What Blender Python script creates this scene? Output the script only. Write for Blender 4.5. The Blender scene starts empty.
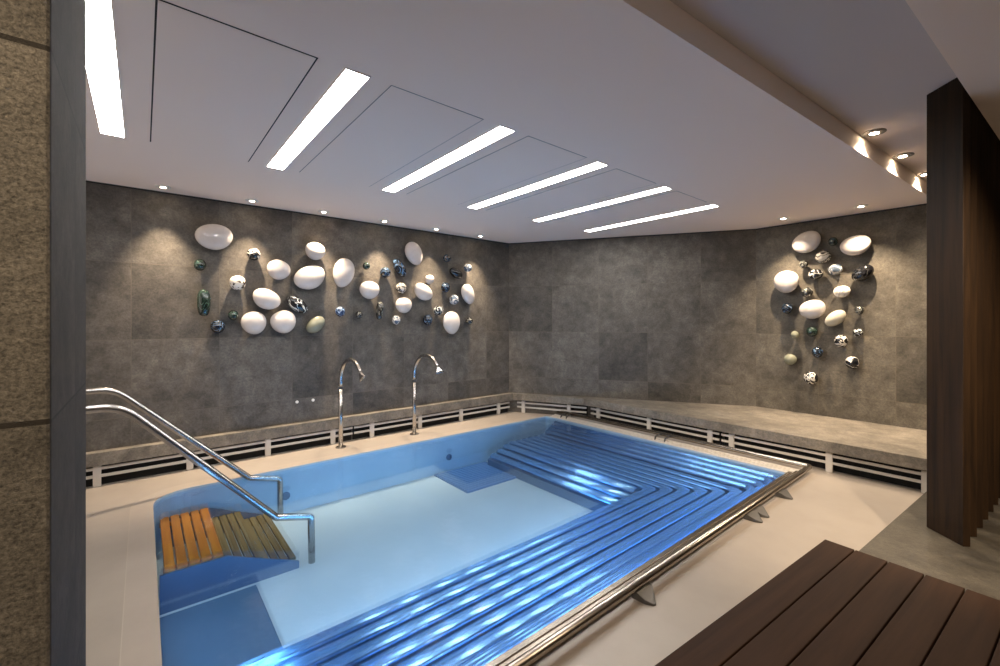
import bpy, bmesh, math, random
from mathutils import Vector, Matrix
random.seed(4)
S = bpy.context.scene
COL = S.collection
F, HY = 433.0, 320.0          # focal length and horizon row of the 1000x666 frame
CAM = Vector((0, 0, 1.4))
CR, SR = .6362, .7714         # heading of the camera
CEIL, RAISED, PLAT, DECK = 2.572, 2.694, .21, .40

# ------------------------------------------------------------------ helpers
def link(o):
    COL.objects.link(o); return o

def obj(name, bm, mat=None, parent=None, smooth=False, bevel=0, mats=None, keep=False):
    if not keep: bmesh.ops.recalc_face_normals(bm, faces=bm.faces)
    me = bpy.data.meshes.new(name); bm.to_mesh(me); bm.free()
    if smooth:
        for p in me.polygons: p.use_smooth = True
    for m in (mats or ([mat] if mat else [])): me.materials.append(m)
    o = link(bpy.data.objects.new(name, me))
    if parent: o.parent = parent
    if bevel:
        b = o.modifiers.new('Bevel', 'BEVEL'); b.width = bevel; b.segments = 2; b.limit_method = 'ANGLE'
    return o

def tag(o, label=None, cat=None, group=None, kind=None):
    if label: o['label'] = label
    if cat: o['category'] = cat
    if group: o['group'] = group
    if kind: o['kind'] = kind
    return o

def empty(name, loc=(0, 0, 0), rz=0, **k):
    o = link(bpy.data.objects.new(name, None)); o.location = loc; o.rotation_euler[2] = rz
    o.empty_display_size = .1
    return tag(o, **k)

def box(bm, x0, x1, y0, y1, z0, z1, M=None):
    vs = [bm.verts.new(Vector(p) if M is None else M @ Vector(p)) for p in
          [(x0,y0,z0),(x1,y0,z0),(x1,y1,z0),(x0,y1,z0),(x0,y0,z1),(x1,y0,z1),(x1,y1,z1),(x0,y1,z1)]]
    for f in [(0,3,2,1),(4,5,6,7),(0,1,5,4),(1,2,6,5),(2,3,7,6),(3,0,4,7)]:
        bm.faces.new([vs[i] for i in f])
    return vs

def prism(bm, pts, z0, z1):
    a = [bm.verts.new((x, y, z0)) for x, y in pts]; b = [bm.verts.new((x, y, z1)) for x, y in pts]
    n = len(pts)
    bm.faces.new(a[::-1]); bm.faces.new(b)
    for i in range(n): bm.faces.new([a[i], a[(i+1) % n], b[(i+1) % n], b[i]])

def fillet(pts, r, n=8):
    pts = [Vector(p) for p in pts]; out = [pts[0]]
    for i in range(1, len(pts)-1):
        p = pts[i]; a = (pts[i-1]-p); b = (pts[i+1]-p)
        ang = a.angle(b); rr = r[i-1] if isinstance(r, (list, tuple)) else r
        t = min(rr/math.tan(ang/2), a.length*.48, b.length*.48)
        s, e = p+a.normalized()*t, p+b.normalized()*t
        for k in range(n+1):
            u = k/n; out.append(s*(1-u)**2 + p*2*u*(1-u) + e*u*u)
    out.append(pts[-1]); return out

def tube(bm, pts, r, n=14, caps=True):
    pts = [Vector(p) for p in pts]; rings = []
    up = Vector((0, 0, 1)); prev = None
    for i, p in enumerate(pts):
        t = (pts[min(i+1, len(pts)-1)] - pts[max(i-1, 0)]).normalized()
        if prev is None:
            ref = up if abs(t.z) < .9 else Vector((1, 0, 0))
            nrm = t.cross(ref).normalized()
        else:
            nrm = (prev - t*prev.dot(t)).normalized()
        prev = nrm; bn = t.cross(nrm)
        rr = r[i] if isinstance(r, (list, tuple)) else r
        rings.append([bm.verts.new(p + (nrm*math.cos(2*math.pi*k/n) + bn*math.sin(2*math.pi*k/n))*rr) for k in range(n)])
    for a, b in zip(rings, rings[1:]):
        for k in range(n): bm.faces.new([a[k], a[(k+1) % n], b[(k+1) % n], b[k]])
    if caps: bm.faces.new(rings[0][::-1]); bm.faces.new(rings[-1])

def lathe(bm, prof, M=None, n=24):
    rings = []
    for r, z in prof:
        rings.append([bm.verts.new((M or Matrix()) @ Vector((r*math.cos(2*math.pi*k/n), r*math.sin(2*math.pi*k/n), z))) for k in range(n)])
    for a, b in zip(rings, rings[1:]):
        for k in range(n): bm.faces.new([a[k], a[(k+1) % n], b[(k+1) % n], b[k]])
    bm.faces.new(rings[0][::-1]); bm.faces.new(rings[-1])

def loop_rect(x0, x1, y0, y1, radii, n=8):
    """rounded rectangle; radii for (x0,y0),(x0,y1),(x1,y1),(x1,y0)"""
    out = []
    for (cx, cy, sx, sy, a0), r in zip([(x0, y0, 1, 1, 270), (x0, y1, 1, -1, 180), (x1, y1, -1, -1, 90), (x1, y0, -1, 1, 0)], radii):
        for k in range(n+1):
            a = math.radians(a0 - 90*k/n)
            out.append((cx + sx*r + r*math.cos(a), cy + sy*r + r*math.sin(a)))
    return out

# ------------------------------------------------------------------ materials
def newmat(name):
    m = bpy.data.materials.new(name); m.use_nodes = True
    nt = m.node_tree; return m, nt, nt.nodes['Principled BSDF']

def N(nt, t, **k):
    n = nt.nodes.new(t)
    for a, v in k.items():
        if a.startswith('i_'): n.inputs[a[2:].replace('_', ' ')].default_value = v
        else: setattr(n, a, v)
    return n

def plain(name, col, rough=.5, metal=0, noise=0, nscale=20, bump=0, spec=.5):
    m, nt, p = newmat(name)
    p.inputs['Base Color'].default_value = (*col, 1); p.inputs['Roughness'].default_value = rough
    p.inputs['Metallic'].default_value = metal; p.inputs['Specular IOR Level'].default_value = spec
    if noise or bump:
        tc = N(nt, 'ShaderNodeTexCoord'); nz = N(nt, 'ShaderNodeTexNoise', i_Scale=nscale, i_Detail=6.0, i_Roughness=.6)
        nt.links.new(tc.outputs['Object'], nz.inputs['Vector'])
        if noise:
            r = N(nt, 'ShaderNodeMapRange'); r.inputs['From Min'].default_value = .3; r.inputs['From Max'].default_value = .7
            r.inputs['To Min'].default_value = 1-noise; r.inputs['To Max'].default_value = 1+noise
            nt.links.new(nz.outputs['Fac'], r.inputs['Value'])
            mx = N(nt, 'ShaderNodeVectorMath', operation='SCALE'); mx.inputs[0].default_value = col
            nt.links.new(r.outputs['Result'], mx.inputs['Scale']); nt.links.new(mx.outputs['Vector'], p.inputs['Base Color'])
        if bump:
            b = N(nt, 'ShaderNodeBump', i_Strength=bump, i_Distance=.01)
            nt.links.new(nz.outputs['Fac'], b.inputs['Height']); nt.links.new(b.outputs['Normal'], p.inputs['Normal'])
    return m

def emit(name, col, s):
    m = bpy.data.materials.new(name); m.use_nodes = True; nt = m.node_tree; nt.nodes.clear()
    e = N(nt, 'ShaderNodeEmission'); e.inputs['Color'].default_value = (*col, 1); e.inputs['Strength'].default_value = s
    o = N(nt, 'ShaderNodeOutputMaterial'); nt.links.new(e.outputs[0], o.inputs[0]); return m

def stone(name, col, tile=None, uv=True, rough=.55, var=.42, bump=.35, z0=.545, blotch=1.0, fine=1.0, fscale=55, jw=.0022, jcol=(1.35, 1.3, 1.2)):
    """grey natural stone; tile=(w,h,u0) lays square tiles in the wall's own metres (UV)"""
    m, nt, p = newmat(name); L = nt.links.new
    tc = N(nt, 'ShaderNodeTexCoord'); vec = tc.outputs['UV'] if uv else tc.outputs['Object']
    def math_(op, a, b=None, c=None):
        n = N(nt, 'ShaderNodeMath', operation=op)
        for i, v in enumerate((a, b, c)):
            if v is None: continue
            if isinstance(v, (int, float)): n.inputs[i].default_value = v
            else: L(v, n.inputs[i])
        return n.outputs[0]
    fac = 1.0; joint = None; offs = None
    if tile:
        w, h, u0 = tile
        sp = N(nt, 'ShaderNodeSeparateXYZ'); L(vec, sp.inputs[0])
        u = math_('DIVIDE', math_('SUBTRACT', sp.outputs[0], u0), w); v = math_('DIVIDE', math_('SUBTRACT', sp.outputs[1], z0), h)
        fu, fv = math_('FLOOR', u), math_('FLOOR', v)
        cb = N(nt, 'ShaderNodeCombineXYZ'); L(fu, cb.inputs[0]); L(fv, cb.inputs[1])
        wn = N(nt, 'ShaderNodeTexWhiteNoise', noise_dimensions='2D'); L(cb.outputs[0], wn.inputs['Vector'])
        tone = math_('MULTIPLY_ADD', wn.outputs['Value'], var, 1-var/2)
        du = math_('MULTIPLY', math_('SUBTRACT', .5, math_('ABSOLUTE', math_('SUBTRACT', math_('FRACT', u), .5))), w)
        dv = math_('MULTIPLY', math_('SUBTRACT', .5, math_('ABSOLUTE', math_('SUBTRACT', math_('FRACT', v), .5))), h)
        joint = math_('LESS_THAN', math_('MINIMUM', du, dv), jw)
        sc = N(nt, 'ShaderNodeVectorMath', operation='SCALE'); L(wn.outputs['Color'], sc.inputs[0]); sc.inputs['Scale'].default_value = 13
        ad = N(nt, 'ShaderNodeVectorMath', operation='ADD'); L(vec, ad.inputs[0]); L(sc.outputs[0], ad.inputs[1])
        vec = ad.outputs[0]
    def noise(scale, det=8.0, ro=.6, dist=0.0):
        n = N(nt, 'ShaderNodeTexNoise', i_Scale=scale, i_Detail=det, i_Roughness=ro, i_Distortion=dist); L(vec, n.inputs['Vector']); return n.outputs['Fac']
    def rng(x, a, b, c, d):
        n = N(nt, 'ShaderNodeMapRange'); L(x, n.inputs['Value'])
        for i, v in zip(('From Min', 'From Max', 'To Min', 'To Max'), (a, b, c, d)): n.inputs[i].default_value = v
        return n.outputs['Result']
    big, mid, fin = noise(2.2, 6, .65, .6), noise(9, 8, .7), noise(fscale, 6, .8)
    t = math_('MULTIPLY', rng(big, .3, .7, 1-.34*blotch, 1+.34*blotch), rng(mid, .3, .7, 1-.34*blotch, 1+.34*blotch))
    t = math_('MULTIPLY', t, rng(fin, .3, .7, 1-.36*fine, 1+.36*fine))
    pale = rng(noise(3.5, 12, .78, .8), .55, .70, 0, .55)       # pale mineral clouds
    t = math_('ADD', t, pale)
    if tile:
        t = math_('MULTIPLY', t, tone)
    mx = N(nt, 'ShaderNodeVectorMath', operation='SCALE'); mx.inputs[0].default_value = col; L(t, mx.inputs['Scale'])
    out = mx.outputs['Vector']
    if joint:
        j = N(nt, 'ShaderNodeMix', data_type='RGBA'); L(joint, j.inputs['Factor']); L(out, j.inputs['A'])
        j.inputs['B'].default_value = (col[0]*jcol[0], col[1]*jcol[1], col[2]*jcol[2], 1); out = j.outputs['Result']
    L(out, p.inputs['Base Color'])
    p.inputs['Roughness'].default_value = rough; p.inputs['Specular IOR Level'].default_value = .35
    b = N(nt, 'ShaderNodeBump', i_Strength=bump, i_Distance=.006); L(math_('ADD', mid, fin), b.inputs['Height']); L(b.outputs['Normal'], p.inputs['Normal'])
    return m

def wood(name, dark, light, axis='Y', scale=1.0, rough=.45):
    m, nt, p = newmat(name); L = nt.links.new
    tc = N(nt, 'ShaderNodeTexCoord'); mp = N(nt, 'ShaderNodeMapping'); L(tc.outputs['Object'], mp.inputs[0])
    mp.inputs['Scale'].default_value = {'X': (1.2, 22, 22), 'Y': (22, 1.2, 22), 'Z': (22, 22, 1.0)}[axis]
    oi = N(nt, 'ShaderNodeObjectInfo'); ad = N(nt, 'ShaderNodeVectorMath', operation='ADD'); L(mp.outputs[0], ad.inputs[0])
    s = N(nt, 'ShaderNodeMath', operation='MULTIPLY'); L(oi.outputs['Random'], s.inputs[0]); s.inputs[1].default_value = 40
    L(s.outputs[0], ad.inputs[1])
    nz = N(nt, 'ShaderNodeTexNoise', i_Scale=scale, i_Detail=6.0, i_Roughness=.65, i_Distortion=.4); L(ad.outputs[0], nz.inputs['Vector'])
    cr = N(nt, 'ShaderNodeValToRGB'); cr.color_ramp.elements[0].position = .3; cr.color_ramp.elements[1].position = .72
    cr.color_ramp.elements[0].color = (*dark, 1); cr.color_ramp.elements[1].color = (*light, 1)
    L(nz.outputs['Fac'], cr.inputs[0]); L(cr.outputs[0], p.inputs['Base Color']); p.inputs['Roughness'].default_value = rough; p.inputs['Specular IOR Level'].default_value = .2
    b = N(nt, 'ShaderNodeBump', i_Strength=.12, i_Distance=.003); L(nz.outputs['Fac'], b.inputs['Height']); L(b.outputs['Normal'], p.inputs['Normal'])
    return m

def swirl(name, base, line, scale=3.2, width=.12, rough=.12, dist=6.0):
    """glass with swirled inlay lines"""
    m, nt, p = newmat(name); L = nt.links.new
    tc = N(nt, 'ShaderNodeTexCoord'); oi = N(nt, 'ShaderNodeObjectInfo')
    s = N(nt, 'ShaderNodeMath', operation='MULTIPLY'); L(oi.outputs['Random'], s.inputs[0]); s.inputs[1].default_value = 30
    ad = N(nt, 'ShaderNodeVectorMath', operation='ADD'); L(tc.outputs['Generated'], ad.inputs[0]); L(s.outputs[0], ad.inputs[1])
    w = N(nt, 'ShaderNodeTexNoise', i_Scale=scale, i_Detail=1.0, i_Distortion=dist*.25); L(ad.outputs[0], w.inputs['Vector'])
    d = N(nt, 'ShaderNodeMath', operation='SUBTRACT'); L(w.outputs['Fac'], d.inputs[0]); d.inputs[1].default_value = .5
    a = N(nt, 'ShaderNodeMath', operation='ABSOLUTE'); L(d.outputs[0], a.inputs[0])
    r = N(nt, 'ShaderNodeMapRange'); L(a.outputs[0], r.inputs['Value'])
    for i, v in zip(('From Min', 'From Max', 'To Min', 'To Max'), (width*.35, width*.55, 1, 0)): r.inputs[i].default_value = v
    mx = N(nt, 'ShaderNodeMix', data_type='RGBA'); L(r.outputs[0], mx.inputs['Factor'])
    mx.inputs['A'].default_value = (*base, 1); mx.inputs['B'].default_value = (*line, 1)
    L(mx.outputs['Result'], p.inputs['Base Color']); p.inputs['Roughness'].default_value = rough
    p.inputs['Coat Weight'].default_value = .6; p.inputs['Coat Roughness'].default_value = .03
    return m

def spots(name, base, dot):
    m, nt, p = newmat(name); L = nt.links.new
    tc = N(nt, 'ShaderNodeTexCoord'); v = N(nt, 'ShaderNodeTexNoise', i_Scale=4.2, i_Detail=.5, i_Distortion=.4); L(tc.outputs['Generated'], v.inputs['Vector'])
    r = N(nt, 'ShaderNodeMapRange'); L(v.outputs['Fac'], r.inputs['Value'])
    for i, q in zip(('From Min', 'From Max', 'To Min', 'To Max'), (.58, .60, 0, 1)): r.inputs[i].default_value = q
    mx = N(nt, 'ShaderNodeMix', data_type='RGBA'); L(r.outputs[0], mx.inputs['Factor'])
    mx.inputs['A'].default_value = (*base, 1); mx.inputs['B'].default_value = (*dot, 1)
    L(mx.outputs['Result'], p.inputs['Base Color']); p.inputs['Roughness'].default_value = .15
    p.inputs['Coat Weight'].default_value = .6; return m

ROW = (.67, .68)
M_wall = stone('stone tiles', (.092, .080, .066), (.66, .68, -.08))
M_wallb = stone('stone tiles back', (.090, .079, .065), (.669, .68, 0))
M_wallr = stone('stone tiles right', (.100, .086, .066), (.67, .68, 0))
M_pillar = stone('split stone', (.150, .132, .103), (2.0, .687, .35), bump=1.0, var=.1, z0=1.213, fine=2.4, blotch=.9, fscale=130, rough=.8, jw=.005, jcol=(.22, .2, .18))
M_honed_shade = stone('shaded honed stone', (.036, .030, .0245), (2.0, .687, .35), var=.1, z0=1.213, rough=.85, jw=.003, jcol=(.4, .4, .4))  # smoother end face; its shade is put into the darker colour
M_ledge = stone('stone ledge', (.160, .138, .110), uv=False, bump=.2)
M_dark = stone('dark stone floor', (.050, .043, .033), uv=False, bump=.2, rough=.5)
M_floor = plain('cream floor', (.295, .255, .215), .38, noise=.07, nscale=3)
M_cope = plain('cream coping', (.315, .27, .23), .35, noise=.05, nscale=4)
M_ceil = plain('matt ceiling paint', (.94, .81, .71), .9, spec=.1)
M_steel = plain('brushed steel', (.46, .44, .42), .26, 1)
M_rim = plain('bronzed steel rim', (.42, .37, .31), .25, 1)
M_gut = plain('pale reflection gutter steel', (.62, .57, .50), .4, .3)  # grazing reflection on the back bars put into a pale colour
M_dsteel = plain('dark steel', (.085, .08, .075), .45, .3)
M_grille = plain('grille paint', (.52, .48, .43), .4)
M_black = plain('black void', (.006, .006, .006), .9)
M_joint = plain('dark joint', (.03, .028, .028), .9)
M_basin = plain('pool steel', (.34, .46, .55), .45, .25, noise=.06, nscale=3)  # blue underwater light put into the wall steel's colour
M_slat = plain('polished pool slats', (.30, .50, .80), .20, .75, noise=.05, nscale=8)
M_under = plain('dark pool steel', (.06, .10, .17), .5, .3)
M_grate = plain('blue pool grate', (.05, .12, .26), .5, .2)
M_teak = wood('teak', (.38, .095, .005), (.58, .18, .012), 'X')
M_teak_dim = wood('dimmed brown teak', (.12, .065, .02), (.24, .14, .045), 'X', 1.0, .8)  # same teak; dimmer light on the lower treads put into the colour
M_deck = wood('brown decking', (.023, .0095, .004), (.045, .020, .0085), 'Y', 1.2, .7)
M_fin = wood('dark walnut', (.008, .0042, .002), (.032, .016, .006), 'Z', 1.4, .6)
M_white = plain('white glass', (.55, .495, .455), .12, noise=.05, nscale=20); 
M_white.node_tree.nodes['Principled BSDF'].inputs['Coat Weight'].default_value = .7
M_beige = plain('beige glass', (.46, .42, .33), .15)
M_moss = plain('grey green glass', (.22, .22, .16), .15)
M_cream_w = plain('cream enamel', (.8, .76, .7), .3)
M_soff = plain('warm-lit soffit paint', (.86, .72, .60), .9, spec=.1)  # warm light from the deck side put into the soffit colour
M_strip = plain('shaded strip paint', (.60, .54, .505), .9, spec=.1)  # dimmer light up in the raised strip put into its colour
M_panel = emit('light diffuser', (1, .965, .93), 22)
M_lens = emit('warm lamp lens', (1, .80, .55), 60)
K = {
 'white': M_white, 'beige': M_beige, 'moss': M_moss,
 'blackwhite': swirl('black glass white swirl', (.010, .011, .013), (.75, .70, .62), 1.3, .10),
 'streak': swirl('black glass white streaks', (.008, .010, .014), (.55, .55, .52), 1.7, .09),
 'green': swirl('dark green glass', (.008, .018, .014), (.06, .10, .08), 1.6, .05),
 'blue': swirl('blue glass', (.012, .03, .08), (.28, .38, .55), 1.4, .07),
 'dblue': swirl('dark blue glass', (.006, .009, .016), (.10, .17, .27), 1.5, .05),
 'smoke': swirl('smoky glass', (.022, .022, .021), (.22, .22, .19), 1.4, .07),
 'marble': swirl('grey marbled glass', (.50, .46, .40), (.06, .055, .05), 1.3, .12),
 'creamswirl': swirl('cream swirled glass', (.62, .54, .42), (.80, .76, .68), 1.3, .14),
 'clear': swirl('grey blue glass', (.09, .12, .16), (.55, .53, .50), 1.3, .14),
 'black': swirl('black glass', (.006, .006, .007), (.05, .05, .05), 1.4, .05),
 'spots': spots('cream glass brown spots', (.74, .68, .58), (.07, .05, .04)),
}

def water_mat():
    m = bpy.data.materials.new('pool water'); m.use_nodes = True; nt = m.node_tree; nt.nodes.clear(); L = nt.links.new
    t = N(nt, 'ShaderNodeBsdfTransparent'); t.inputs[0].default_value = (.74, .89, 1, 1)
    g = N(nt, 'ShaderNodeBsdfGlossy'); g.inputs['Roughness'].default_value = .10
    tc = N(nt, 'ShaderNodeTexCoord'); nz = N(nt, 'ShaderNodeTexNoise', i_Scale=5.0, i_Detail=3.0, i_Roughness=.5); L(tc.outputs['Object'], nz.inputs['Vector'])
    b = N(nt, 'ShaderNodeBump', i_Strength=.25, i_Distance=.03); L(nz.outputs['Fac'], b.inputs['Height'])
    fr = N(nt, 'ShaderNodeFresnel', i_IOR=1.33); L(b.outputs[0], g.inputs['Normal'])
    rf = N(nt, 'ShaderNodeBsdfRefraction', i_IOR=1.05, i_Roughness=.24); rf.inputs[0].default_value = (.74, .89, 1, 1)
    m2 = N(nt, 'ShaderNodeMixShader'); m2.inputs[0].default_value = .20; L(t.outputs[0], m2.inputs[1]); L(rf.outputs[0], m2.inputs[2])
    mx = N(nt, 'ShaderNodeMixShader'); L(fr.outputs[0], mx.inputs[0]); L(m2.outputs[0], mx.inputs[1]); L(g.outputs[0], mx.inputs[2])
    o = N(nt, 'ShaderNodeOutputMaterial'); L(mx.outputs[0], o.inputs[0]); return m
M_water = water_mat()

# ------------------------------------------------------------------ room shell
def struct(name, bm, mat, **k):
    return tag(obj(name, bm, mat, **k), kind='structure')

XL = -5.02                                   # left wall plane
A = Vector((XL, 4.32)); B = Vector((-2.2, 6.08)); Cc = Vector((2.6, 6.08))

def wall(name, p, q, mat, th=.15, z0=0, z1=CEIL + .15, u0=0):
    """wall standing on the plan line p->q, thickness to the left of it"""
    p, q = Vector(p), Vector(q); d = (q-p); Lh = d.length; n = Vector((-d.y, d.x)).normalized()*th
    bm = bmesh.new(); uvl = bm.loops.layers.uv.new('UVMap')
    prism(bm, [p, q, q+n, p+n], z0, z1)
    dn = d.normalized()
    for f in bm.faces:
        for l in f.loops:
            c = l.vert.co; w = Vector((c.x, c.y)) - p
            l[uvl].uv = (w.dot(dn) + u0 + abs(w.dot(n.normalized())), c.z)
    return struct(name, bm, mat)

wall('wall_left', (XL, -2.6), (XL, 4.40), M_wall, u0=-2.6)
wall('wall_back', A, B, M_wallb)
wall('wall_rear', B, Cc, M_wallr)
wall('wall_right', (2.6, 6.08), (2.6, -2.6), M_wallr)
# stone clad wall end in the left foreground
bm = bmesh.new(); uvl = bm.loops.layers.uv.new('UVMap')
prism(bm, [(-1.785, -2.6), (-1.145, -2.6), (-1.145, -.131), (-1.785, -.131)], 0, CEIL)
for f in bm.faces:
    for l in f.loops:
        c = l.vert.co; l[uvl].uv = (c.x + c.y*1.0, c.z)
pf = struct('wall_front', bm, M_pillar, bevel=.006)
pf.data.materials.append(M_honed_shade)
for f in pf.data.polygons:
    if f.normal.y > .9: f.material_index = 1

# step line of the raised ceiling strip, and the soffit line, both run along w
WD = Vector((.081, .9967)).normalized(); WP = Vector((WD.y, -WD.x))
def wline(p, y): return (p[0] + (y - p[1])*WD.x/WD.y, y)
step0 = (-.939, 1.354); sof0 = (-.28, 2.153)
yA, yB = -2.6, 6.23
bm = bmesh.new()
prism(bm, [(XL-.15, yA), wline(step0, yA), wline(step0, yB), (XL-.15, yB)], CEIL, RAISED + .1)
struct('ceiling', bm, M_ceil)
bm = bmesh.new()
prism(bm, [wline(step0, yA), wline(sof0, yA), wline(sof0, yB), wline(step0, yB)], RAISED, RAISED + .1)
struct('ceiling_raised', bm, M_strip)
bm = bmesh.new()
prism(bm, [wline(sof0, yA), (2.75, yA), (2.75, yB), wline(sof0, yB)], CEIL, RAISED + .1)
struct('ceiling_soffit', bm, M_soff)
# dark shadow gap under the ceiling
for i, (p, q) in enumerate([((XL, -2.6), A), (A, B), (B, (-.35, 6.08))]):
    p, q = Vector(p), Vector(q); d = q-p; n = Vector((d.y, -d.x)).normalized()*.006
    bm = bmesh.new(); prism(bm, [p, q, q+n, p+n], CEIL-.014, CEIL)
    struct('trim_%d' % (i+1), bm, M_joint)

# pool outline
PX0, PX1, PY0, PY1 = -4.44, -1.39, .06, 4.545
inner = loop_rect(PX0, PX1, PY0, PY1, (.25, .05, .03, .05))
outer = loop_rect(PX0-.13, PX1+.19, PY0-.13, PY1+.18, (.38, .40, .03, .05))
# floor with an opening for the pool
bm = bmesh.new()
o_ = [bm.verts.new((x, y, 0)) for x, y in [(XL, -2.6), (2.6, -2.6), (2.6, 6.08), (B.x, 6.08), (XL, 4.32)]]
i_ = [bm.verts.new((x, y, 0)) for x, y in outer]
es = [bm.edges.new((o_[k], o_[(k+1) % 5])) for k in range(5)] + [bm.edges.new((i_[k], i_[(k+1) % len(i_)])) for k in range(len(i_))]
bmesh.ops.triangle_fill(bm, edges=es, use_beauty=True)
g = bmesh.ops.extrude_face_region(bm, geom=bm.faces[:])
for v in g['geom']:
    if isinstance(v, bmesh.types.BMVert): v.co.z -= .05
struct('floor', bm, M_floor)
# raised dark stone platform at the right
ed0 = (-.541, 2.895)
bm = bmesh.new()
prism(bm, [wline(ed0, -2.6), (2.6, -2.6), (2.6, 4.80), wline(ed0, 4.80)], 0, PLAT)
struct('floor_platform', bm, M_dark)

# ------------------------------------------------------------------ stone ledge, stone bench, vent grilles
bm = bmesh.new(); box(bm, XL, -4.93, -2.6, 4.322, .178, .29)
tag(obj('stone_ledge', bm, M_ledge, bevel=.003), 'narrow grey stone ledge running along the left wall under the glass balls', 'ledge')
bf = [(-4.93, 4.328), (-3.98, 4.815), (-3.8, 4.83), (2.6, 4.83)]
bm = bmesh.new()
prism(bm, [(XL+.004, 4.326)] + bf + [(2.6, 6.08), (B.x, 6.08)], .19, .29)
uvb = obj('stone_bench', bm, M_ledge, bevel=.003)
tag(uvb, 'wide grey stone bench widening to the right below the back wall', 'bench')

def grille(p, q, posts, label, gaps=True, depth=.10):
    """p->q front line on plan, posts: distances along it"""
    p, q = Vector(p), Vector(q); d = q-p; Lh = d.length
    ang = math.atan2(d.y, d.x)
    r = empty('vent_grille', (p.x, p.y, 0), ang, label=label, cat='grille', group='white slatted vent grilles under the stone ledge and bench')
    # local x along, local y into the recess (left of p->q)
    for z in (.150, .086):
        bm = bmesh.new(); box(bm, 0, Lh, .012, .026, z-.012, z+.012); obj('slat', bm, M_grille, r, bevel=.002)
    for s in posts:
        bm = bmesh.new(); box(bm, s-.026, s+.026, .008, .03, 0, .178); obj('post', bm, M_grille, r, bevel=.002)
    bm = bmesh.new(); box(bm, 0, Lh, depth-.012, depth-.004, 0, .178); obj('back_panel', bm, M_black, r)
    return r
# left grilles (front plane x=-4.94; recess towards the wall)
grille((-4.945, -2.6), (-4.945, 1.875), [.4, 1.05, 1.7, 2.303, 2.939, 3.594, 4.252], 'white slatted grille under the left ledge behind the handrails, nearest one', depth=.074)
grille((-4.945, 1.895), (-4.945, 4.28), [.215, .86, 1.50, 2.17], 'white slatted grille under the left ledge beside the second swan-neck spout', depth=.074)
grille((-4.90, 4.37), (-3.96, 4.85), [.10, .80], 'short slanting white slatted grille in the far corner behind the pool')
grille((-3.90, 4.86), (-2.135, 4.86), [.13, .912, 1.666], 'white slatted grille under the back bench behind the middle of the pool')
grille((-2.11, 4.86), (-.45, 4.86), [.104, .962, 1.60], 'white slatted grille under the right part of the back bench, beyond the pool corner')

# ------------------------------------------------------------------ the pool
pool = empty('swimming_pool', (0, 0, 0), label='rectangular stainless steel whirlpool basin sunk in the cream floor, lit blue', cat='pool')
FZ = -.43
bm = bmesh.new()
a = [bm.verts.new((x, y, 0)) for x, y in inner]; b = [bm.verts.new((x, y, FZ)) for x, y in inner]; n = len(a)
for k in range(n): bm.faces.new([a[k], a[(k+1) % n], b[(k+1) % n], b[k]])
obj('basin', bm, M_basin, pool)
bm = bmesh.new(); bm.faces.new([bm.verts.new((x, y, FZ)) for x, y in inner])
obj('basin_floor', bm, plain('pool steel lit pale', (.47, .48, .47), .5, .1, noise=.05, nscale=2), pool)  # same steel as the walls, paler for the white light on it
# coping ring
bm = bmesh.new()
a = [bm.verts.new((x, y, 0)) for x, y in inner]; c = [bm.verts.new((x, y, .0)) for x, y in outer]
for k in range(n): bm.faces.new([a[k], a[(k+1) % n], c[(k+1) % n], c[k]])
obj('coping', bm, M_cope, pool)
# thin joint around the coping at the cream sides
bm = bmesh.new()
jo = loop_rect(PX0-.134, PX1+.19, PY0-.134, PY1+.18, (.384, .40, .03, .05))
ji = outer
a = [bm.verts.new((x, y, .001)) for x, y in jo]; c = [bm.verts.new((x, y, .001)) for x, y in ji]
for k in range(n): bm.faces.new([a[k], a[(k+1) % n], c[(k+1) % n], c[k]])
obj('joint', bm, plain('floor joint', (.40, .35, .30), .8), pool)

def lpath(o, y0=-.0, xend=-4.25, r=.07, m=6):
    x, y = PX1-o, PY1-o
    pts = [(x, y0), (x, (y0+y)/2)]
    for k in range(m+1):
        t = math.radians(90*k/m); pts.append((x-r + r*math.cos(t), y-r + r*math.sin(t)))
    pts += [((x+xend)/2, y), (xend, y)]
    return pts
def lsweep(bm, prof, y0, xend, r=.07):
    """closed profile of (offset from the water edge, z) swept round the L"""
    rings = [[bm.verts.new((x, y, z)) for x, y in lpath(o, y0, xend, r)] for o, z in prof]
    m = len(rings)
    for i in range(m):
        for k in range(len(rings[0])-1):
            bm.faces.new([rings[i][k], rings[(i+1) % m][k], rings[(i+1) % m][k+1], rings[i][k+1]])
    bm.faces.new([r_[0] for r_ in rings]); bm.faces.new([r_[-1] for r_ in rings][::-1])
def slatprof(o, z, w, tilt=0, h=.010):
    pts = []
    for k in range(7):
        t = -1 + 2*k/6
        pts.append((o + t*w/2, z + h*(1-t*t) - tilt*t*w/2))
    return pts + [(o+w/2, z-.018-tilt*w/2), (o-w/2, z-.018+tilt*w/2)]
bench = obj('lounge_bench', (lambda bm: (lsweep(bm, [(0.0, -.07), (.24, -.22), (.90, -.22), (.90, FZ), (0.0, FZ)], .12, -4.28), bm)[1])(bmesh.new()), M_under, pool)
bench['label'] = 'dark bench base under the slats'
bm = bmesh.new()
for y0, y1, z in [(3.33, 3.68, -.34)]:
    vs = box(bm, -4.28, PX1-.93, y0, y1, FZ, z)
    for v in vs:
        if v.co.y > 3.6 and v.co.z > -.4: v.co.z = -.24
obj('bench_front', bm, M_under, bench)
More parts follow.
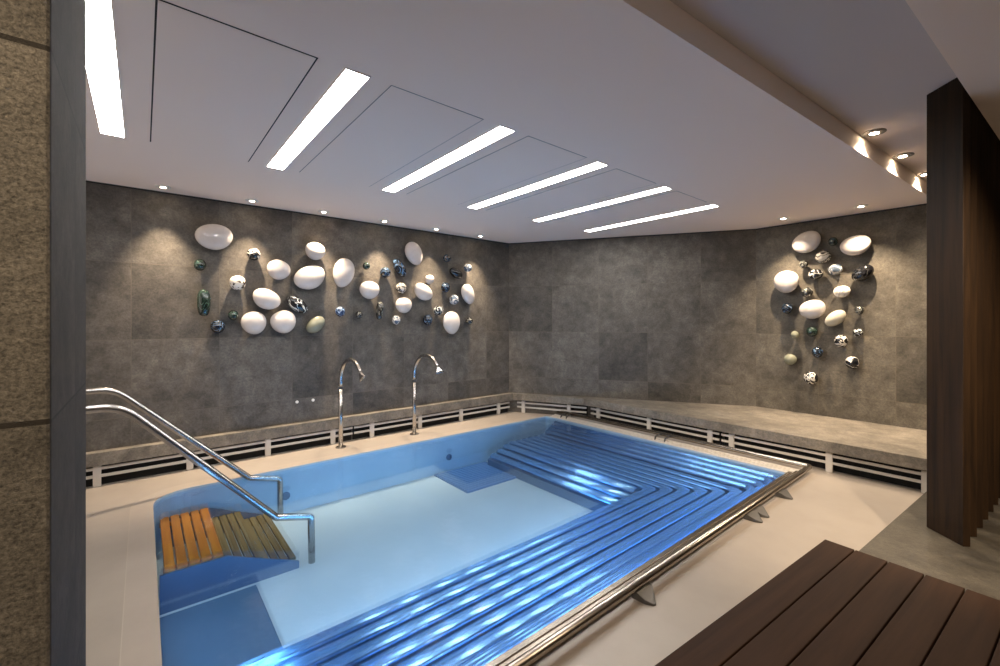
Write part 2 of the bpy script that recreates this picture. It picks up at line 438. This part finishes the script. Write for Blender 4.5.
for o, z, w, tl in [(.035, -.048, .045, .55), (.09, -.080, .045, .55), (.145, -.112, .045, .55), (.205, -.146, .05, .5),
                    (.295, -.178, .082, .05), (.405, -.184, .082, 0), (.515, -.184, .082, 0), (.625, -.184, .082, 0), (.735, -.184, .082, 0), (.845, -.184, .082, 0)]:
    bm = bmesh.new(); lsweep(bm, slatprof(o, z, w, tl), .15, -4.25)
    obj('slat', bm, M_slat, bench, smooth=True)
for o, z in [(.955, -.205), (1.06, -.245), (1.165, -.285)]:
    bm = bmesh.new(); pr = slatprof(o, z, .08, .35)
    x0, x1 = -4.25, PX1-.96
    ra = [bm.verts.new((x0, PY1-oo, zz)) for oo, zz in pr]; rb = [bm.verts.new((x1, PY1-oo, zz)) for oo, zz in pr]
    for k in range(len(pr)): bm.faces.new([ra[k], ra[(k+1) % len(pr)], rb[(k+1) % len(pr)], rb[k]])
    bm.faces.new(ra); bm.faces.new(rb[::-1]); obj('slat', bm, M_slat, bench, smooth=True)
# floor grate
gr = empty('floor_grate'); gr.parent = pool
bm = bmesh.new(); box(bm, -4.42, -3.74, 2.64, 3.40, FZ, FZ+.012)
obj('plate', bm, M_grate, gr)
bm = bmesh.new()
for k in range(14): box(bm, -4.40+.048*k, -4.375+.048*k, 2.66, 3.38, FZ+.012, FZ+.02)
obj('bars', bm, plain('grate bars', (.08, .18, .36), .4, .2), gr)
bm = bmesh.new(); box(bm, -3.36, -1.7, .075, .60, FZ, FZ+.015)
obj('shade_plate', bm, plain('dark blue shade plate', (.06, .105, .16), .5, .2), pool, bevel=.006)  # added plate; its dark blue stands in for soft shade by the steps
# wall jets
for y in (1.04, 2.86):
    bm = bmesh.new(); lathe(bm, [(.038, 0), (.038, .008), (.02, .012), (.02, .004)], Matrix.Translation((PX0, y, -.26)) @ Matrix.Rotation(math.pi/2, 4, 'Y'))
    obj('wall_jet', bm, M_under, pool, smooth=False)
# overflow gutter bars along the back and the right edge
for o, z, w in [(-.02, .004, .03), (-.065, .012, .03), (-.105, .018, .022)]:
    x, y = PX1-o, PY1-o
    for q, m in [((x-w/2, x+w/2, -.05, y+w/2), M_rim), ((PX0+.06, x-w/2, y-w/2, y+w/2), M_gut)]:
        bm = bmesh.new(); box(bm, *q, -.02, z+.006); obj('gutter_bar', bm, m, pool, bevel=.002)
# tubular rim rail with brackets
rail = empty('rim_rail'); rail.parent = pool
bm = bmesh.new(); tube(bm, fillet([(-1.25, -.2, .062), (-1.25, 4.705, .062), (-4.37, 4.705, .062)], .03, 6), .022)
obj('tube', bm, M_rim, rail, smooth=True)
for y in (.6, 1.97, 3.33, 3.45, 3.94):
    bm = bmesh.new()
    pts = [(-1.262, .05, .05), (-1.215, .045, .042), (-1.150, -.03, .012), (-1.155, -.045, .010), (-1.19, -.065, .022), (-1.262, -.07, .05)]
    a = [bm.verts.new((x, y+q, z)) for x, q, z in pts]; b = [bm.verts.new((x, y+q, 0)) for x, q, z in pts]
    bm.faces.new(a); bm.faces.new(b[::-1])
    for k in range(6): bm.faces.new([a[k], b[k], b[(k+1) % 6], a[(k+1) % 6]])
    obj('bracket', bm, M_dsteel, rail, bevel=.002)
for x in (-4.21, -4.11, -2.74, -2.62):
    bm = bmesh.new()
    tube(bm, fillet([(x, 4.705, .05), (x, 4.605, .045), (x, 4.60, .0)], .03, 4), .010, 8)
    obj('bracket', bm, M_dsteel, rail, smooth=True)
# the water
bm = bmesh.new(); wf = bm.faces.new([bm.verts.new((x, y, -.02)) for x, y in loop_rect(PX0+.001, PX1-.001, PY0+.001, PY1-.001, (.25, .05, .03, .05))])
wf.normal_update()
if wf.normal.z < 0: wf.normal_flip()
tag(obj('pool_water', bm, M_water, keep=True), 'clear blue water filling the rectangular pool', 'water', kind='stuff')

# submerged slatted steps under the handrails
st = empty('pool_steps', (-3.93, .1, FZ), label='submerged slatted teak steps in the pool corner between the handrails', cat='steps')
for y0, y1, z, m, lab in [(.10, .425, -.175, M_teak, 'bright orange brown upper tread'), (.44, .66, -.27, M_teak_dim, 'dull brown middle tread'), (.67, .88, -.35, M_teak_dim, 'dull brown lower tread')]:
    bm = bmesh.new(); k = 5 if y1-y0 > .3 else 4; w = (y1-y0)/k
    for j in range(k): box(bm, -.44, .50, y0+w*j-.1+.004, y0+w*(j+1)-.1-.006, z-.022-FZ, z-FZ)
    for x in (-.38, .42): box(bm, x-.02, x+.02, y0-.1, y1-.1, z-.05-FZ, z-.022-FZ)
    t = obj('tread', bm, m, st, bevel=.004); t['label'] = lab
for x in (-.46, .50):
    bm = bmesh.new()
    prof = [(-.02, 0), (.79, 0), (.79, .05), (.57, .14), (.34, .24), (-.02, .24)]
    a = [bm.verts.new((x, y, z)) for y, z in prof]; b = [bm.verts.new((x+.02, y, z)) for y, z in prof]
    bm.faces.new(a); bm.faces.new(b[::-1])
    for j in range(6): bm.faces.new([a[j], b[j], b[(j+1) % 6], a[(j+1) % 6]])
    obj('stringer', bm, M_under, st)

# ------------------------------------------------------------------ handrails
def handrail(x, top, ys, label, low):
    r = empty('handrail', (x, -.75, 0), label=label, cat='handrail', group='steel handrails at the pool steps')
    pts = [(0, 0, .0), (0, 0, top), (0, ys+.75, top), (0, .755+.75-.02, -.012), (0, low+.75, -.085), (0, low+.755, FZ)]
    pts[3] = (0, 1.49, -.02)
    bm = bmesh.new(); tube(bm, fillet(pts, [.12, .22, .05, .035], 10), .0245, 16); obj('rail', bm, M_steel, r, smooth=True)
    bm = bmesh.new(); lathe(bm, [(.05, 0), (.05, .008), (.025, .014)]); obj('floor_flange', bm, M_steel, r)
    return r
handrail(-3.43, .885, -.10, 'polished steel handrail dipping into the pool, the nearer of two', .98)
handrail(-4.435, .868, -.17, 'polished steel handrail dipping into the pool, the farther one near the left wall', .99)

# ------------------------------------------------------------------ swan-neck spouts
def spout(x, y, ex, ez, ey, roll, label):
    r = empty('swan_neck_spout', (x, y, 0), label=label, cat='spout', group='swan-neck spouts at the pool edge')
    bm = bmesh.new(); lathe(bm, [(.055, 0), (.055, .010), (.026, .013)]); obj('base_flange', bm, M_steel, r, bevel=.002)
    bm = bmesh.new(); tube(bm, [(0, 0, .012), (0, 0, .655)], .0235, 18); obj('post', bm, M_steel, r, smooth=True)
    bm = bmesh.new(); lathe(bm, [(.026, .645), (.027, .65), (.027, .668), (.026, .673)]); obj('collar', bm, M_dsteel, r)
    pts = [(0, 0, .67), (0, 0, .72)]
    w = ex; 
    for k in range(1, 19):
        t = math.radians(180 - 150*k/18); R = w*.55
        pts.append((R + R*math.cos(t), ey*k/18, .74 + (.245)*math.sin(t)))
    bm = bmesh.new(); tube(bm, pts, [.0215 - .004*max(0, (k-12))/8 for k in range(len(pts))], 16); obj('neck', bm, M_steel, r, smooth=True)
    e = Vector(pts[-1]); d = (Vector(pts[-1])-Vector(pts[-2])).normalized()
    bm = bmesh.new(); side = Vector((0, 1, 0)); side = (side - d*side.dot(d)).normalized(); side = Matrix.Rotation(roll, 3, d) @ side; nn = d.cross(side)
    rings = []
    for s, wd, th in [(-.02, .018, .018), (.02, .026, .015), (.05, .045, .010), (.075, .052, .008)]:
        c = e + d*s; rings.append([bm.verts.new(c + side*(wd*math.cos(2*math.pi*k/16)) + nn*(th*math.sin(2*math.pi*k/16))) for k in range(16)])
    for a, b in zip(rings, rings[1:]):
        for k in range(16): bm.faces.new([a[k], a[(k+1) % 16], b[(k+1) % 16], b[k]])
    bm.faces.new(rings[0]); bm.faces.new(rings[-1][::-1]); obj('fan_nozzle', bm, M_steel, r, smooth=True)
    return r
spout(-4.78, 1.676, .50, .84, .02, 1.35, 'steel swan-neck water spout on the pool edge, the nearer left one')
spout(-4.758, 2.565, .50, .86, .02, .2, 'steel swan-neck water spout with a fan nozzle, the farther right one')

# small white discs low on the left wall
for i, (y, z) in enumerate([(1.288, .512), (1.454, .513)]):
    bm = bmesh.new(); lathe(bm, [(.016, 0), (.016, .006), (.012, .011)], Matrix.Translation((XL, y, z)) @ Matrix.Rotation(math.pi/2, 4, 'Y'), 16)
    tag(obj('wall_button', bm, M_cream_w), ['tiny round white wall button left of the nearer spout, left one', 'tiny round white wall button left of the nearer spout, right one'][i], 'button', 'white buttons low on the left wall')

# ------------------------------------------------------------------ ceiling fixtures
order = ['nearest, biggest, at top left', 'second from the near end', 'third from the near end', 'fourth from the near end', 'fifth from the near end', 'farthest and thinnest towards the back wall']
for i in range(6):
    y0 = -.205 + .932*i
    r = empty('ceiling_light', (-2.84, y0+.058, CEIL), label='long white recessed strip light in the ceiling, ' + order[i], cat='ceiling light', group='strip lights across the ceiling')
    bm = bmesh.new(); box(bm, -.83, .83, -.056, .056, -.004, -.0005); obj('diffuser', bm, M_panel, r)
    bm = bmesh.new()
    for q in [(-.838, .838, -.063, -.056), (-.838, .838, .056, .063), (-.838, -.83, -.056, .056), (.83, .838, -.056, .056)]: box(bm, *q, -.005, -.0005)
    obj('frame', bm, M_ceil, r)
hl = ['between the first and second strip lights, boldest outline', 'between the second and third strip lights', 'between the third and fourth strip lights', 'between the fourth and fifth strip lights', 'between the two farthest strip lights']
for i in range(5):
    y0, y1 = [(.035, .605), (.955, 1.535), (1.89, 2.47), (2.825, 3.395), (3.735, 4.325)][i]
    r = empty('ceiling_hatch', (-2.835, (y0+y1)/2, CEIL), label='flush square ceiling hatch ' + hl[i], cat='hatch', group='flush hatches between the ceiling lights')
    w = .007 if i == 0 else .004; hx, hy = .825, (y1-y0)/2
    bm = bmesh.new(); box(bm, -hx+w, hx-w, -hy+w, hy-w, -.002, -.0003); obj('panel', bm, M_ceil, r)
    bm = bmesh.new()
    for q in [(-hx, hx, -hy, -hy+w), (-hx, hx, hy-w, hy), (hx-w, hx, -hy+w, hy-w)]: box(bm, *q, -.0014, -.0003)
    obj('joint', bm, M_joint if i == 0 else plain('fine joint', (.2, .19, .19), .9), r)

def lamp_spot(name, loc, target, energy, col, size, blend, rad=.02):
    l = bpy.data.lights.new(name, 'SPOT'); l.energy = energy; l.color = col; l.spot_size = math.radians(size); l.spot_blend = blend; l.shadow_soft_size = rad
    o = link(bpy.data.objects.new(name, l)); o.location = loc
    o.rotation_euler = (Vector(target)-Vector(loc)).to_track_quat('-Z', 'Y').to_euler(); return o
def lamp_area(name, loc, direction, sx, sy, energy, col):
    l = bpy.data.lights.new(name, 'AREA'); l.shape = 'RECTANGLE'; l.size = sx; l.size_y = sy; l.energy = energy; l.color = col
    o = link(bpy.data.objects.new(name, l)); o.location = loc; o.rotation_euler = Vector(direction).to_track_quat('-Z', 'Y').to_euler(); return o

WARM = (1, .80, .58)
def downlight(x, y, z, bezel, label, group, r0=.046):
    r = empty('downlight', (x, y, z), label=label, cat='downlight', group=group)
    bm = bmesh.new(); n = 24
    lathe(bm, [(r0, -.0005), (r0+.012, -.0005), (r0+.012, -.005), (r0, -.008)], n=n); obj('bezel', bm, bezel, r)
    bm = bmesh.new(); lathe(bm, [(r0*.62, -.0005), (r0*.62, -.006), (r0*.4, -.009)], n=n); obj('lens', bm, M_lens, r)
    bm = bmesh.new(); lathe(bm, [(r0*.62, -.0005), (r0, -.0005), (r0, -.005), (r0*.62, -.004)], n=n); obj('reflector', bm, M_steel, r)
    return r
ords = ['first from the stone wall end', 'second from the stone wall end', 'third from the stone wall end', 'third from the far corner', 'second from the far corner', 'nearest the far corner']
for i, y in enumerate((.138, .825, 1.508, 2.205, 2.914, 3.624)):
    downlight(-4.82, y, CEIL, M_cream_w, 'small warm downlight along the left wall, ' + ords[i], 'downlights along the left wall')
    lamp_spot('wall spot', (-4.80, y, CEIL-.012), (-4.93, y, 1.0), 140, WARM, 64, .9, .016)
for i, x in enumerate((-1.768, -1.071)):
    downlight(x, 5.685, CEIL, M_cream_w, 'small warm downlight above the right glass ball cluster, ' + ['left one', 'right one'][i], 'downlights above the right cluster')
    lamp_spot('wall spot', (x, 5.70, CEIL-.012), (x, 5.93, 1.0), 150, WARM, 84, .9, .016)
for i, (x, y) in enumerate([(-.663, 3.892), (-.611, 4.612), (-.564, 5.347)]):
    downlight(x, y, RAISED, M_dsteel, 'dark rimmed downlight in the raised ceiling strip, ' + ['nearest of three', 'middle of three', 'farthest, beside the wooden fin'][i], 'downlights in the raised ceiling strip', .055)
    lamp_spot('strip spot', (x, y, RAISED-.012), (x+.06, y, 0), 100, WARM, 132, 1.0, .025)

# ------------------------------------------------------------------ wooden fins
names = ['nearest dark wooden fin, broad face towards the pool', 'second dark wooden fin, just behind the nearest', 'third dark wooden fin from the near end', 'fourth dark wooden fin from the near end', 'fifth dark wooden fin from the near end', 'sixth dark wooden fin from the near end', 'second last dark wooden fin by the stone bench', 'last dark wooden fin, closest to the stone bench']
fd = Vector((-.36+.207, 3.475-3.322)).normalized(); fn = Vector((fd.y, -fd.x))
if fn.x < 0: fn = -fn
for k in range(8):
    p = Vector((-.207, 3.322)) + WD*(.18*k)
    bm = bmesh.new()
    pts = [Vector((0, 0)), fn*.036, fn*.036 + fd*.217, fd*.217]
    prism(bm, pts, 0, RAISED-PLAT if True else 0)
    o = obj('wooden_fin', bm, M_fin, bevel=.002); o.location = (p.x, p.y, PLAT)
    tag(o, names[k], 'wooden fin', 'upright wooden fins of the room divider')

# ------------------------------------------------------------------ wooden deck bench in the right foreground
dc = Vector((-.581, 2.403)); ang = math.atan2(WD.y, WD.x) - math.pi/2
dk = empty('wooden_bench', (dc.x, dc.y, PLAT), ang, label='low dark brown plank bench in the right foreground beside the cream floor', cat='bench')
PW, PN, PL = .1105, 8, 2.75
for k in range(PN):
    bm = bmesh.new(); box(bm, k*PW+(.0 if k == 0 else .002), (k+1)*PW-.002, -PL, 0, DECK-PLAT-.035, DECK-PLAT)
    obj('plank', bm, M_deck, dk, bevel=.003)
bm = bmesh.new()
W_ = PN*PW
box(bm, .02, W_-.02, -.05, -.02, 0, DECK-PLAT-.035); box(bm, .02, W_-.02, -PL+.02, -PL+.05, 0, DECK-PLAT-.035)
box(bm, .02, .05, -PL+.05, -.05, 0, DECK-PLAT-.035); box(bm, W_-.05, W_-.02, -PL+.05, -.05, 0, DECK-PLAT-.035)
obj('frame', bm, M_deck, dk)
bm = bmesh.new(); box(bm, .05, W_-.05, -PL+.05, -.05, DECK-PLAT-.05, DECK-PLAT-.036); obj('underlay', bm, M_black, dk)

# ------------------------------------------------------------------ glass balls on the walls
def ray(px, py):
    lat, d = (px-500)/F, 1.0
    return Vector((lat*CR - d*SR, lat*SR + d*CR, -(py-HY)/F))
cache = {}
def ball(side, px, py, w, h, tilt, kind, label, flat=1.0):
    R = ray(px, py)
    off = .085 if min(w, h) > 15 else .072
    t = ((XL+off)/R.x) if side == 'L' else ((6.08-off)/R.y)
    c = CAM + R*t; depth = t
    phi = math.atan(math.hypot(px-500, py-HY)/F)
    nrm = Vector((1, 0, 0)) if side == 'L' else Vector((0, -1, 0)); tan = Vector((0, 1, 0)) if side == 'L' else Vector((1, 0, 0))
    dv = (CAM-c); dv.z = 0; th = dv.angle(nrm)
    a, b = w/2*depth/F*math.cos(phi)**.6, h/2*depth/F
    cz = min(a, b, .062)*flat
    q = (math.cos(th)**2 + (cz/a)**2*math.sin(th)**2)**.5
    a = a/q
    bm = bmesh.new(); bmesh.ops.create_uvsphere(bm, u_segments=28, v_segments=18, radius=1)
    asym = .10 if kind == 'white' else .04
    for v in bm.verts:
        x, y, z = v.co
        if h/w > 1.9 and kind in ('green', 'smoke'):      # capsules with blunt ends
            k = min(1.45, max(1e-3, 1-y*y)**-.22); x *= k; z *= k
        v.co = Vector((a*x*(1+asym*y), b*y, cz*z))
    rot = Matrix((tan, Vector((0, 0, 1)), nrm)).transposed() @ Matrix.Rotation(math.radians(tilt), 3, 'Z')
    small = max(w, h) < 16
    nm = 'glass_ball' if (max(w, h)/min(w, h) < 1.25) else 'glass_oval'
    o = obj(nm, bm, K[kind], smooth=True)
    o.matrix_world = Matrix.Translation(c) @ rot.to_4x4()
    tag(o, label, 'glass ball', 'glass balls on the left wall' if side == 'L' else 'glass balls on the right wall')
    bm = bmesh.new(); tube(bm, [(0, 0, -cz*.7), (0, 0, -off)], .006, 10); pin = obj('mounting_pin', bm, M_steel, o)
    return o

LW = [
 (214.4, 237, 36, 26, 8, 'white', 'large lavender white glass oval, highest at the far left of the left wall'),
 (315.3, 251.2, 20, 18, -10, 'white', 'small white glass oval directly above the long white oval tilted up right'),
 (278.7, 269.9, 23, 20, -15, 'white', 'white glass oval lower right of the cream and black swirled ball'),
 (310, 277.6, 32, 23, 27, 'white', 'long white glass oval tilted up to the right, right below a smaller one'),
 (266.5, 299.2, 28, 20, -25, 'white', 'white glass oval tilted down right above a pair of low white discs'),
 (254, 323, 24.5, 23, 10, 'white', 'lowest left round white glass disc of a pair side by side'),
 (283.5, 322, 25, 23, 15, 'white', 'lowest right round white glass disc of a pair side by side'),
 (315.7, 324.7, 21, 14, 42, 'moss', 'flat grey green glass oval tilted up right beside the low white disc pair'),
 (343.7, 272.9, 21, 30, -14, 'white', 'tall white glass oval alone in the middle of the left wall cluster'),
 (369.6, 290.1, 20, 18, 0, 'white', 'round white glass disc above the slim upright striped glass piece'),
 (414, 253.6, 17, 24, 25, 'white', 'tilted white glass oval, highest in the right half of the left wall'),
 (423.2, 292, 20, 16, -30, 'white', 'white glass oval below the tiny white ball'),
 (403.8, 305.3, 16.5, 16, 0, 'white', 'small round white glass disc lower left of another white oval'),
 (468, 294.2, 13, 21, 22, 'white', 'narrow white glass oval, last at the right end of the left wall'),
 (451.6, 322.8, 17.5, 23, 5, 'white', 'lowest white glass oval towards the right end of the left wall'),
 (429.5, 279.6, 9.5, 9.5, 0, 'white', 'tiny white glass ball just above a white oval'),
 (200, 264.9, 12, 12, 0, 'green', 'small dark green glass ball below the large far left white oval'),
 (203.8, 302.8, 13, 27, 0, 'green', 'upright dark green glass capsule at the far left'),
 (217.7, 326.6, 14, 13.5, 0, 'dblue', 'dark glass ball lowest at the far left below the green capsule'),
 (233.3, 315.3, 10.5, 10.5, 0, 'green', 'small dark glass ball left of the low white disc pair'),
 (253.8, 254.5, 13.5, 12, 0, 'blackwhite', 'black glass ball with cream swirls, upper left, above a long shadow'),
 (237.7, 282.9, 16, 15, 0, 'spots', 'cream glass ball with dark spots at the left'),
 (297.5, 304.7, 23, 13, -40, 'streak', 'black glass oval with white streaks tilted down right beside the white discs'),
 (366.3, 266.1, 7.5, 7.5, 0, 'green', 'tiny dark green glass ball right of the tall white oval'),
 (385.3, 272.4, 11, 10.5, 0, 'dblue', 'dark glass ball left of the tilted striped dark blue oval'),
 (399.7, 268, 11, 20, 32, 'dblue', 'dark blue striped glass oval leaning left, below the highest right white oval'),
 (401.3, 288.2, 11, 11, 0, 'marble', 'grey and white marbled glass ball above the small round white disc'),
 (340.3, 311.8, 10, 10, 0, 'blue', 'bright blue glass ball below the tall white oval'),
 (359, 314.9, 7.5, 7.5, 0, 'smoke', 'tiny dark smoky glass ball right of the bright blue ball'),
 (379.7, 310.8, 7.5, 18, -5, 'smoke', 'slim upright striped smoky glass piece below a round white disc'),
 (396.3, 320.2, 8.5, 9.5, 0, 'clear', 'small pale grey glass ball below the small round white disc'),
 (427.8, 320, 10, 11, 0, 'dblue', 'dark blue glass ball left of the lowest right white oval'),
 (438.6, 310.8, 10.5, 10, 0, 'streak', 'black and white swirled glass ball upper left of the lowest right white oval'),
 (445.6, 287.5, 9.5, 10, 0, 'dblue', 'dark glass ball below the flat black oval near the right end'),
 (447, 258.2, 8, 8, 0, 'dblue', 'small dark blue glass ball, topmost near the right end of the left wall'),
 (456.1, 273.3, 14.5, 9.5, -25, 'black', 'flat black glass oval near the right end of the left wall'),
 (467.7, 268, 8.5, 8, 0, 'clear', 'small pale glass ball right of the flat black oval'),
 (454, 299.8, 10, 10, 0, 'clear', 'pale blue glass ball left of the narrow last white oval'),
 (469.3, 321.1, 7.5, 7.5, 0, 'smoke', 'tiny dark glass ball, lowest at the right end of the left wall'),
]
RW = [
 (806.5, 242.4, 28, 21, 25, 'white', 'white glass oval at the top left of the right wall cluster'),
 (855.4, 245.4, 29, 20, 12, 'white', 'white glass oval at the top right of the right wall cluster'),
 (786.2, 281.9, 24, 22.5, 0, 'white', 'round cream white glass disc at the left edge of the right cluster'),
 (812.4, 309.5, 25, 19, 15, 'white', 'cream white glass oval in the centre of the right wall cluster'),
 (835.4, 318.4, 23, 13, 42, 'beige', 'beige glass oval tilted up right beside the central cream oval'),
 (833, 241.6, 9, 9, 0, 'green', 'small dark ball in shade between the two top white ovals'),
 (823.2, 257, 15, 12, 10, 'marble', 'grey marbled glass ball just under the top left white oval'),
 (803.5, 264.6, 8.5, 8.5, 0, 'smoke', 'small smoky glass ball left below the marbled ball'),
 (815.7, 274.3, 14, 10.5, 0, 'blackwhite', 'black glass ball with bold white swirls right of the left cream disc'),
 (835.1, 269.7, 13.5, 11, 0, 'clear', 'grey swirled glass ball below and right of the marbled ball'),
 (862.7, 273.2, 23, 14, 38, 'black', 'shiny black glass oval tilted up right at the right edge'),
 (841.9, 291.6, 16, 12, 10, 'creamswirl', 'beige glass snail-swirl ball right of centre'),
 (807, 292.4, 11.5, 10, 0, 'smoke', 'dark glass ball just above the central cream oval'),
 (787.3, 308.4, 11, 11, 0, 'dblue', 'dark glass ball under the left round cream disc'),
 (859.2, 310.3, 9.5, 9, 0, 'smoke', 'small dark glass ball at the right, upper of two'),
 (811.9, 331.6, 11, 10.5, 0, 'green', 'dark green glass ball below the central cream oval'),
 (794.9, 334.9, 8, 8, 0, 'moss', 'tiny grey green glass ball left of the dark green ball'),
 (858.1, 333, 9.5, 9, 0, 'streak', 'small dark glass ball at the right, lower of two'),
 (841, 341, 13, 12.5, 0, 'blackwhite', 'black and white swirled glass ball below the beige oval'),
 (817.3, 352.4, 10.5, 11, 0, 'dblue', 'dark blue glass ball in the lower middle of the right cluster'),
 (790.3, 359.5, 12.5, 11, 0, 'moss', 'dull grey green glass ball low at the left of the right cluster'),
 (852.2, 362.7, 13.5, 12.5, 0, 'blackwhite', 'lowest right black glass ball with white swirl rings'),
 (810.8, 378.1, 14, 13, 0, 'blackwhite', 'lowest of all, white veined dark glass ball on the right wall'),
]
for e in LW: ball('L', *e)
for e in RW: ball('R', *e)

# ------------------------------------------------------------------ lights under water, unseen fills over the deck
BLUE = (.16, .45, 1.0)
lamp_area('pool lamp', (PX1-.93, 2.0, -.30), (-1, 0, .34), 2.6, .10, 11, (.16, .50, 1))
lamp_area('pool lamp', (-3.0, PY0+.03, -.10), (-.1, 1, -.12), 2.0, .10, 5, (.3, .62, 1))
lamp_area('pool lamp', (PX1-.02, 2.4, -.045), (-1, 0, -.3), 4.0, .05, 9, BLUE)
lamp_spot('soffit fill', (.25, .1, CEIL-.02), (-.4, .6, 0), 45, WARM, 120, .8, .06)  # unseen fills added to brighten the deck, fins and stone wall end
lamp_spot('soffit fill', (.5, 1.9, CEIL-.02), (-.1, 3.7, .6), 320, WARM, 74, .8, .05)
lamp_spot('soffit fill', (-.55, -.9, CEIL-.02), (-1.1, -.5, 1.2), 60, WARM, 110, .8, .06)

w = bpy.data.worlds.new('World'); S.world = w; w.use_nodes = True
w.node_tree.nodes['Background'].inputs[0].default_value = (1, .86, .74, 1); w.node_tree.nodes['Background'].inputs[1].default_value = .65

# ------------------------------------------------------------------ camera
cam = bpy.data.cameras.new('Camera'); co = link(bpy.data.objects.new('Camera', cam)); S.camera = co
cam.sensor_width = 36; cam.lens = F/1000*36; cam.clip_start = .03
cam.shift_y = -(333-HY)/1000
co.location = CAM; co.rotation_euler = (math.pi/2, 0, math.atan2(SR, CR))
v = S.view_settings
v.view_transform = 'Standard'; v.look = 'None'; v.gamma = 1; v.use_curve_mapping = False; v.exposure = .75
S.cycles.use_denoising = True
S.cycles.max_bounces = 8; S.cycles.sample_clamp_indirect = 6
